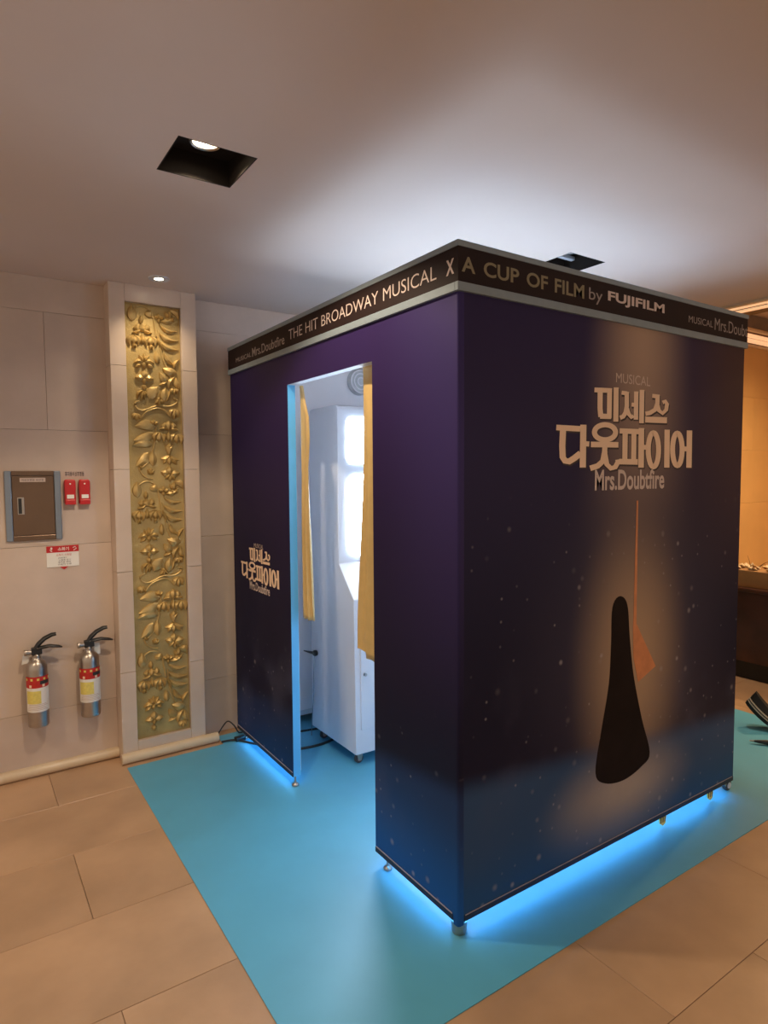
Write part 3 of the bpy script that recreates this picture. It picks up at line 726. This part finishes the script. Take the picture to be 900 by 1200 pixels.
for rep in (-1, 0, 1, 2):
    z = PERIOD * rep
    # block A: tulips left, leaves right
    flower([((150, 168), (150, 128), .018), ((136, 206), (132, 170), .022, .2), ((156, 210), (154, 168), .026), ((172, 206), (178, 170), .022, -.2), ((150, 200), (106, 212), .014, .1), ((160, 200), (206, 216), .014, -.1), ((156, 272), (157, 218), .016)], z)
    for cx_, cy_ in ((116, 258), (200, 266)):
        flower([((cx_, cy_ - 34), (cx_ - 20, cy_ + 22), .020, -.25), ((cx_, cy_ - 34), (cx_ + 20, cy_ + 22), .020, .25), ((cx_, cy_ - 30), (cx_, cy_ + 16), .026), ((cx_, cy_ + 8), (cx_ - 6, cy_ + 34), .010), ((cx_, cy_ + 8), (cx_ + 10, cy_ + 34), .010)], z)
    flower([((165, 366), (112, 366), .018, -.2), ((165, 366), (218, 370), .018, .2), ((162, 360), (140, 326), .016), ((168, 360), (190, 328), .016), ((165, 360), (165, 318), .012), ((150, 370), (122, 388), .016), ((180, 372), (210, 390), .016), ((165, 362), (165, 392), .018)], z)
    flower([((168, 442), (120, 438), .026), ((168, 442), (216, 446), .026), ((168, 446), (168, 402), .030), ((168, 440), (168, 474), .016), ((168, 474), (166, 502), .018)], z)
    flower([((164, 502), (132, 546), .014, -.2), ((165, 502), (150, 556), .014), ((167, 502), (170, 552), .012), ((168, 505), (182, 536), .012)], z)
    for a, t_, wd, bd in (((248, 156), (316, 138), .018, -.15), ((240, 172), (332, 208), .017, -.18), ((238, 214), (338, 256), .021, -.16), ((244, 256), (338, 302), .022, -.16), ((234, 240), (262, 308), .012, 0),
                          ((268, 316), (318, 378), .020, -.12), ((314, 392), (342, 348), .014, .1), ((234, 368), (230, 308), .022, 0), ((330, 416), (258, 392), .034, .1), ((292, 462), (242, 412), .030, .1),
                          ((242, 478), (286, 462), .014, 0), ((288, 494), (318, 436), .022, .1), ((342, 498), (326, 438), .022, .1), ((192, 548), (236, 486), .044, .1), ((270, 564), (274, 486), .034, .05), ((280, 560), (298, 500), .014, 0)):
        leaf(a, t_, wd, bd, dz=z)
    vine([(236, 200), (250, 300), (262, 350), (300, 440), (308, 500)], z, .004)
    flower([((240, 548), (224, 572), .012), ((242, 545), (242, 580), .014), ((244, 548), (260, 572), .012), ((242, 540), (236, 556), .014)], z)
    flower([((316, 494), (304, 524), .018, -.2), ((318, 494), (332, 522), .018, .2), ((318, 496), (318, 530), .016)], z)
    vine([(142, 556), (122, 566), (128, 590), (154, 604), (190, 596), (236, 580), (290, 584), (326, 570), (330, 550), (312, 544)], z)
    vine([(146, 650), (176, 614), (206, 600), (236, 594), (270, 604), (296, 632)], z)
    flower([((318, 596), (300, 640), .020, -.2), ((320, 596), (334, 642), .020, .2), ((318, 598), (318, 648), .022)], z)
    flower([((126, 618), (108, 646), .018), ((128, 618), (128, 656), .022), ((130, 620), (150, 650), .018)], z)
    # block B: leaves left, tulips right
    for a, t_, wd, bd in (((226, 690), (118, 684), .042, -.1), ((214, 716), (112, 756), .040, .08), ((212, 776), (108, 782), .036, -.12), ((186, 814), (126, 886), .036, .08), ((212, 884), (208, 806), .032, 0),
                          ((132, 1042), (130, 962), .034, 0), ((196, 990), (232, 1012), .030, .2), ((316, 962), (362, 1000), .026, .25), ((160, 900), (136, 878), .012, 0)):
        leaf(a, t_, wd, bd, dz=z)
    vine([(228, 690), (222, 760), (196, 850), (160, 890)], z, .005)
    flower([((215, 676), (196, 656), .016), ((216, 676), (216, 650), .018), ((217, 676), (236, 660), .016)], z)
    flower([((276, 702), (272, 664), .024, .2), ((290, 706), (290, 656), .032), ((304, 702), (310, 664), .024, -.2), ((286, 698), (240, 700), .016, -.1), ((294, 698), (340, 706), .016, .1), ((290, 762), (290, 706), .018)], z)
    for cx_, cy_ in ((243, 742), (330, 748)):
        flower([((cx_, cy_ - 30), (cx_ - 20, cy_ + 26), .022, -.25), ((cx_, cy_ - 30), (cx_ + 20, cy_ + 26), .022, .25), ((cx_, cy_ - 28), (cx_, cy_ + 22), .028)], z)
    flower([((293, 826), (270, 778), .022, -.2), ((293, 826), (316, 780), .022, .2), ((293, 800), (293, 764), .020), ((293, 830), (246, 846), .020, .2), ((293, 830), (344, 852), .020, -.2), ((282, 840), (262, 872), .018), ((304, 842), (332, 876), .018), ((293, 836), (293, 880), .020)], z)
    flower([((296, 924), (250, 912), .028), ((296, 924), (346, 918), .028), ((296, 926), (294, 882), .030), ((296, 924), (270, 950), .016), ((296, 924), (324, 952), .016), ((296, 930), (298, 962), .016)], z)
    flower([((200, 926), (184, 900), .014), ((200, 926), (202, 894), .016), ((200, 926), (216, 904), .014)], z)
    vine([(140, 892), (156, 924), (184, 944), (212, 948)], z, .0045)
    vine([(140, 980), (168, 962), (204, 966), (232, 992), (242, 1040), (252, 1100)], z, .0045)
    flower([((262, 1012), (238, 1000), .016), ((264, 1012), (262, 986), .018), ((264, 1012), (290, 998), .016), ((264, 1010), (264, 1034), .014)], z)
    flower([((314, 1000), (296, 972), .018), ((316, 1000), (318, 964), .018), ((316, 1000), (336, 1016), .018), ((314, 1000), (300, 1020), .016)], z)

# ================================================================== WALL FITTINGS
# fire hydrant style cabinet
c0 = (-1.127, YW, 1.223); cab = thing('wall_cabinet', 'bronze-doored steel cabinet with blue-grey frame set in the wall', 'cabinet', c0)
x0, x1, z0, z1 = -1.127, -.876, 1.223, 1.576; fw = .030
for a, b in (((x0, z0), (x0 + fw, z1)), ((x1 - fw, z0), (x1, z1))):
    lft = a[0] == x0
    MB().prism([(a[0], z0), (b[0], z0 + (0 if lft else 0)), (b[0], z1), (a[0], z1)], YW - .016, YW - .0008, 'Y').build('frame_side', 'steelb', cab, bevel=.004, off=c0)
for za, zb in ((z0, z0 + .026), (z1 - .024, z1)):
    MB().box((x0 + fw, YW - .015, za), (x1 - fw, YW - .0008, zb)).build('frame_rail', 'bronze', cab, bevel=.003, off=c0)
dr = MB().box((x0 + fw + .002, YW - .010, z0 + .028), (x1 - fw - .002, YW - .0008, z1 - .026)).build('door', 'bronze', cab, bevel=.0015, off=c0)
MB().box((-1.074, YW - .013, 1.356), (-1.044, YW - .0102, 1.443)).build('handle_plate', 'steel', dr, bevel=.002, off=c0)
MB().box((-1.070, YW - .0145, 1.361), (-1.055, YW - .0132, 1.438)).build('handle_slot', 'black', dr, off=c0)
lp = MB().box((-1.060, YW - .011, 1.520), (-.945, YW - .0102, 1.541)).build('label_strip', 'let_soft', dr, off=c0)
text('lettering', '비상조명등 보관함', '-Y', -1.052, 1.524, -.953, 1.537, YW - .0114, 'ink', lp, off=c0)

# two red portable emergency lights
def emlight(xa, xb, label):
    xm = (xa + xb) / 2; t = thing('emergency_light', label, 'emergency light', (xm, YW, 1.400), group='red emergency lights')
    wv = (xb - xa) / 2
    pr = [(-wv * .92, 0), (wv * .92, 0), (wv, .012), (wv * .96, .05), (wv, .085), (wv, .118), (wv * .85, .131), (-wv * .85, .131), (-wv, .118), (-wv, .085), (-wv * .96, .05), (-wv, .012)]
    MB().prism(pr, -.036, -.001, 'Y').build('body', 'red', t, bevel=.007, seg=3, smooth=True)
    MB().box((-wv * .62, -.0385, .032), (wv * .62, -.0355, .052)).build('pull_plate', 'paper', t, bevel=.001)
    MB().prism([(-wv * .95, .0), (wv * .95, .0), (wv * .9, .026), (-wv * .9, .026)], -.040, -.034, 'Y').build('grip', 'red', t, bevel=.003)
    MB().lathe([(0, -.003), (.004, -.002), (.004, .002)], (0, -.0365, .108), 12, axis='Y').build('indicator', 'paper', t)
emlight(-.862, -.808, 'red portable emergency light mounted next to the bronze cabinet')
emlight(-.793, -.739, 'red portable emergency light mounted next to the pilaster')
sg = thing('emergency_sign', 'small black lettered strip above the red emergency lights', 'sign', (-.855, YW, 1.545))
MB().box((0, -.0015, 0), (.095, -.0006, .030)).build('strip', 'let_soft', sg)
text('lettering', '휴대용비상조명등', '-Y', .002, .003, .093, .027, -.0018, 'ink', sg, bold=.02)

# extinguisher notice
nx0, nx1, nz0, nz1 = -.953, -.801, 1.077, 1.187
ns = thing('notice_sign', 'white notice with red top band and red arrow above the extinguishers', 'sign', (nx0, YW, nz0)); no = (nx0, YW, nz0)
bd = MB().box((nx0, YW - .004, nz0), (nx1, YW - .0006, nz1)).build('board', 'paper', ns, bevel=.0006, off=no)
hb = MB().box((nx0, YW - .0048, nz1 - .034), (nx1, YW - .0041, nz1)).build('red_band', 'red', ns, off=no)
text('lettering', '소화기', '-Y', -.900, nz1 - .026, -.848, nz1 - .008, YW - .0051, 'paper', hb, bold=.02, off=no)
text('lettering', 'ℓ', '-Y', -.937, nz1 - .029, -.925, nz1 - .006, YW - .0051, 'paper', hb, bold=.04, off=no)
MB().tube([(-.83, YW - .0051, nz1 - .013), (-.818, YW - .0051, nz1 - .009), (-.812, YW - .0051, nz1 - .018), (-.826, YW - .0051, nz1 - .027)], .0022, 5).build('pictogram', 'paper', hb, off=no)
text('lettering', '소화기 사용법', '-Y', -.908, nz0 + .056, -.838, nz0 + .068, YW - .0044, 'redl', bd, off=no)
for k, (a, b) in enumerate(((-.90, -.86), (-.898, -.84), (-.90, -.842), (-.902, -.838))):
    text('lettering', ('안전핀 뽑기', '노즐을 잡고', '불쪽을 향해', '손잡이 누름')[k], '-Y', a, nz0 + .042 - k * .011, b, nz0 + .050 - k * .011, YW - .0044, 'ink', bd, off=no)
MB().prism([(-.893, nz0), (-.853, nz0), (-.873, nz0 - .016)], YW - .0045, YW - .0006, 'Y').build('arrow', 'red', ns, off=no)

# fire extinguishers
def extinguisher(x, z, label, tag_side):
    t = thing('fire_extinguisher', label, 'fire extinguisher', (x, YW - .062, z), group='steel fire extinguishers on the wall')
    R_ = .0485
    MB().lathe([(0, .004), (R_ * .8, .004), (R_ * .93, .0), (R_, .004), (R_, .292), (R_ * .97, .308), (R_ * .84, .326), (R_ * .6, .338), (.022, .344), (.020, .352)], n=36).build('cylinder', 'steel', t, smooth=True)
    MB().lathe([(.018, .345), (.018, .362), (.014, .366), (.014, .392), (0, .394)], n=20).build('valve_neck', 'steel', t, smooth=True)
    MB().box((-.022, -.014, .366), (.026, .014, .402)).build('valve_body', 'black', t, bevel=.004)
    MB().lathe([(0, -.054), (.014, -.054), (.016, -.046), (.012, -.038), (.012, -.012), (0, -.012)], (0, 0, .380), 14, axis='X').build('nozzle', 'steel', t, smooth=True)
    MB().tube([(-.006, 0, .392), (.012, -.002, .418), (.038, -.004, .442), (.072, -.006, .458), (.092, -.008, .460)], [.012, .015, .014, .013, .011], 10, sq=(1.1, .8)).build('carry_lever', 'black', t, smooth=True)
    MB().tube([(-.008, 0, .390), (.020, -.003, .398), (.060, -.006, .402), (.100, -.008, .394), (.118, -.009, .388)], [.012, .013, .012, .010, .005], 10, sq=(1.1, .7)).build('squeeze_lever', 'black', t, smooth=True)
    MB().tube([(.004, -.014, .400), (.004, .014, .400)], .003, 8).build('safety_pin', 'steel', t)
    a0, a1 = math.radians(-190), math.radians(10)
    bnd = MB().lathe([(R_ + .0012, .205), (R_ + .0018, .236), (R_ + .0012, .262)], n=28, a0=a0, a1=a1).build('red_band', 'redl', t, smooth=True)
    for k in range(5):
        am = math.radians(-165 + k * 34); MB().lathe([(R_ + .0026, .243), (R_ + .0026, .254)], n=4, a0=am, a1=am + .22).build('band_print', 'yel', bnd)
    MB().lathe([(R_ + .0028, .222), (R_ + .0028, .240)], n=8, a0=math.radians(-82), a1=math.radians(-25)).build('band_patch', 'ink', bnd)
    for k in (-140, -70): MB().lathe([(R_ + .0026, .209), (R_ + .0026, .222)], n=4, a0=math.radians(k), a1=math.radians(k) + .25).build('band_symbol', 'let_cream', bnd)
    lb = MB().lathe([(R_ + .001, .082), (R_ + .001, .206)], n=28, a0=a0, a1=a1).build('paper_label', 'paper', t, smooth=True)
    MB().lathe([(R_ + .0018, .125), (R_ + .0018, .190)], n=12, a0=math.radians(-165), a1=math.radians(-78)).build('yellow_print', 'yel', lb, smooth=True)
    for k in range(5): MB().lathe([(R_ + .0018, .092 + k * .007), (R_ + .0018, .0945 + k * .007)], n=10, a0=math.radians(-160 + 3 * k), a1=math.radians(-40 - 9 * (k % 3))).build('print_line', 'let_soft', lb)
    br = MB().box((-.020, .046, .14), (.020, .0615, .34)).build('wall_bracket', 'steel', t, bevel=.002)
    s_ = tag_side
    MB().prism([(s_ * .050 - .016, .318), (s_ * .050 + .016, .324), (s_ * .050 + .020, .378), (s_ * .050 - .004, .380)] if s_ < 0 else [(.028, .315), (.058, .318), (.056, .376), (.030, .378)], .016, .0175, 'Y').build('hang_tag', 'paper', t)
    return t
extinguisher(-1.022, .283, 'steel fire extinguisher on the wall, white tag hanging below its nozzle', -1)
extinguisher(-.778, .283, 'steel fire extinguisher on the wall, white tag behind its levers', 1)

# ================================================================== FAR RIGHT
dk = thing('reception_desk', 'dark brown wooden desk with black plinth at the lobby wall', 'desk', (3.5, 1.62, 0)); do = (3.5, 1.62, 0)
MB().box((3.53, -1.2, 0), (4.15, 1.6, .13)).build('plinth', 'black', dk, off=do)
for k in range(4):
    MB().box((3.503, -1.2 + k * .7, .131), (4.18, -1.2 + (k + 1) * .7 - .004, .655)).build('front_panel', 'wood', dk, bevel=.003, off=do)
MB().box((3.485, -1.22, .656), (4.2, 1.62, .685)).build('desk_top', 'wood', dk, bevel=.006, off=do)
bx = thing('gift_box', 'open brown carton with crumpled wrap and dry twigs on the dark desk', 'box', (3.66, .82, .685))
MB().box((-.12, -.13, 0), (.12, .14, .125)).build('carton', 'card', bx, bevel=.004)
MB().box((-.125, -.175, .02), (.10, -.132, .115)).build('side_flap', 'card', bx, bevel=.003)
b_ = MB()
for k in range(16):
    x, y = random.uniform(-.11, .11), random.uniform(-.12, .13); s_ = random.uniform(.02, .04)
    P = [(x, y, .12), (x + s_, y + random.uniform(-.02, .02), .13 + random.random() * .03), (x + random.uniform(-.02, .02), y + s_, .125 + random.random() * .03), (x - s_, y - s_ * .4, .13 + random.random() * .025), (x, y - s_, .128)]
    b_.add(P, [(0, 1, 2), (0, 2, 3), (0, 3, 4), (0, 4, 1), (1, 2, 3, 4)])
wr = b_.build('wrap', 'film', bx); wr['kind'] = 'stuff'
for a, e_ in (((0, .03, .12), (.03, -.11, .21)), ((0, .05, .12), (.02, .09, .22)), ((.02, .01, .12), (.0, -.05, .17))):
    MB().tube([a, ((a[0] + e_[0]) / 2, (a[1] + e_[1]) / 2, (a[2] + e_[2]) / 2 + .012), e_], [.003, .0022, .001], 6).build('twig', 'twig', bx)

# shoe tipped up on its toe, with two cream stripes along the sole
sh = thing('sneaker', 'black sneaker with two cream sole stripes tipped up on its toe', 'shoe', (*at(913, 857, 2, 0)[:2], MATZ))
def shoe_section(s_):  # s_ 0 heel .. 1 toe; half width, upper height
    wv = .030 + .014 * math.sin(min(1, s_ * 1.1) * math.pi * .75) if s_ < .97 else .02
    hh = .030 * (1 - s_) ** .8 + .060
    return wv, hh
def shoe_part(z_lo, z_hi, grow, m, name, L_=.23, parent=sh):
    b_ = MB(); n = 12; vs = []
    for i in range(n + 1):
        s_ = i / n; wv, hh = shoe_section(s_); wv += grow
        if i == 0: wv *= .72
        if i == n: wv *= .55
        lo = z_lo; hi = z_hi if z_hi is not None else hh
        for q, zz in ((-wv, lo), (wv, lo), (wv * (.98 if z_hi else .62), hi), (-wv * (.98 if z_hi else .62), hi)): vs.append((s_ * L_, q, zz))
    fs = [(i * 4 + k, i * 4 + (k + 1) % 4, (i + 1) * 4 + (k + 1) % 4, (i + 1) * 4 + k) for i in range(n) for k in range(4)] + [(3, 2, 1, 0), (n * 4, n * 4 + 1, n * 4 + 2, n * 4 + 3)]
    # tip up: heel high, toe on the mat
    a = math.radians(36); ca, sa = math.cos(a), math.sin(a); out = []
    for x, y, z in vs:
        z += .05 * (x / L_ - .55) ** 2; x -= L_; out.append((x * ca + z * sa, y, -x * sa + z * ca))
    dirv = Vector((.30, -.954, 0)); sd = Vector((.954, .30, 0))
    res = [(dirv.x * x + sd.x * y, dirv.y * x + sd.y * y, z) for x, y, z in out]
    mz = min(p[2] for p in res)
    return b_, res, fs
zmin = None; store = []
for nm, lo, hi, g, m in (('outsole', 0, .022, .004, 'shoe'), ('foxing_stripe', .022, .029, .0060, 'sole'), ('foxing', .029, .036, .004, 'shoe'), ('foxing_stripe', .036, .043, .0060, 'sole'), ('upper', .043, None, .0, 'shoe')):
    b_, res, fs = shoe_part(lo, hi, g, m, nm); store.append((nm, m, b_, res, fs))
zmin = min(p[2] for s_ in store for p in s_[3])
for nm, m, b_, res, fs in store:
    b_.add([(p[0], p[1], p[2] - zmin) for p in res], fs).build(nm, m, sh, smooth=False)
um = thing('folded_umbrella', 'black folded umbrella with tapered tip lying on the mat by the sneaker', 'umbrella', (*at(881, 869, 2, .015)[:2], MATZ))
dv = Vector((.62, -.785, 0))
MB().tube([dv * a + Vector((0, 0, .016)) for a in (.0, .03, .07, .14, .3)], [.004, .009, .013, .015, .016], 12).build('canopy', 'black', um, smooth=True)
MB().tube([dv * a + Vector((0, 0, .016)) for a in (-.012, .04)], [.003, .0095], 10).build('tip', 'steel', um, smooth=True)
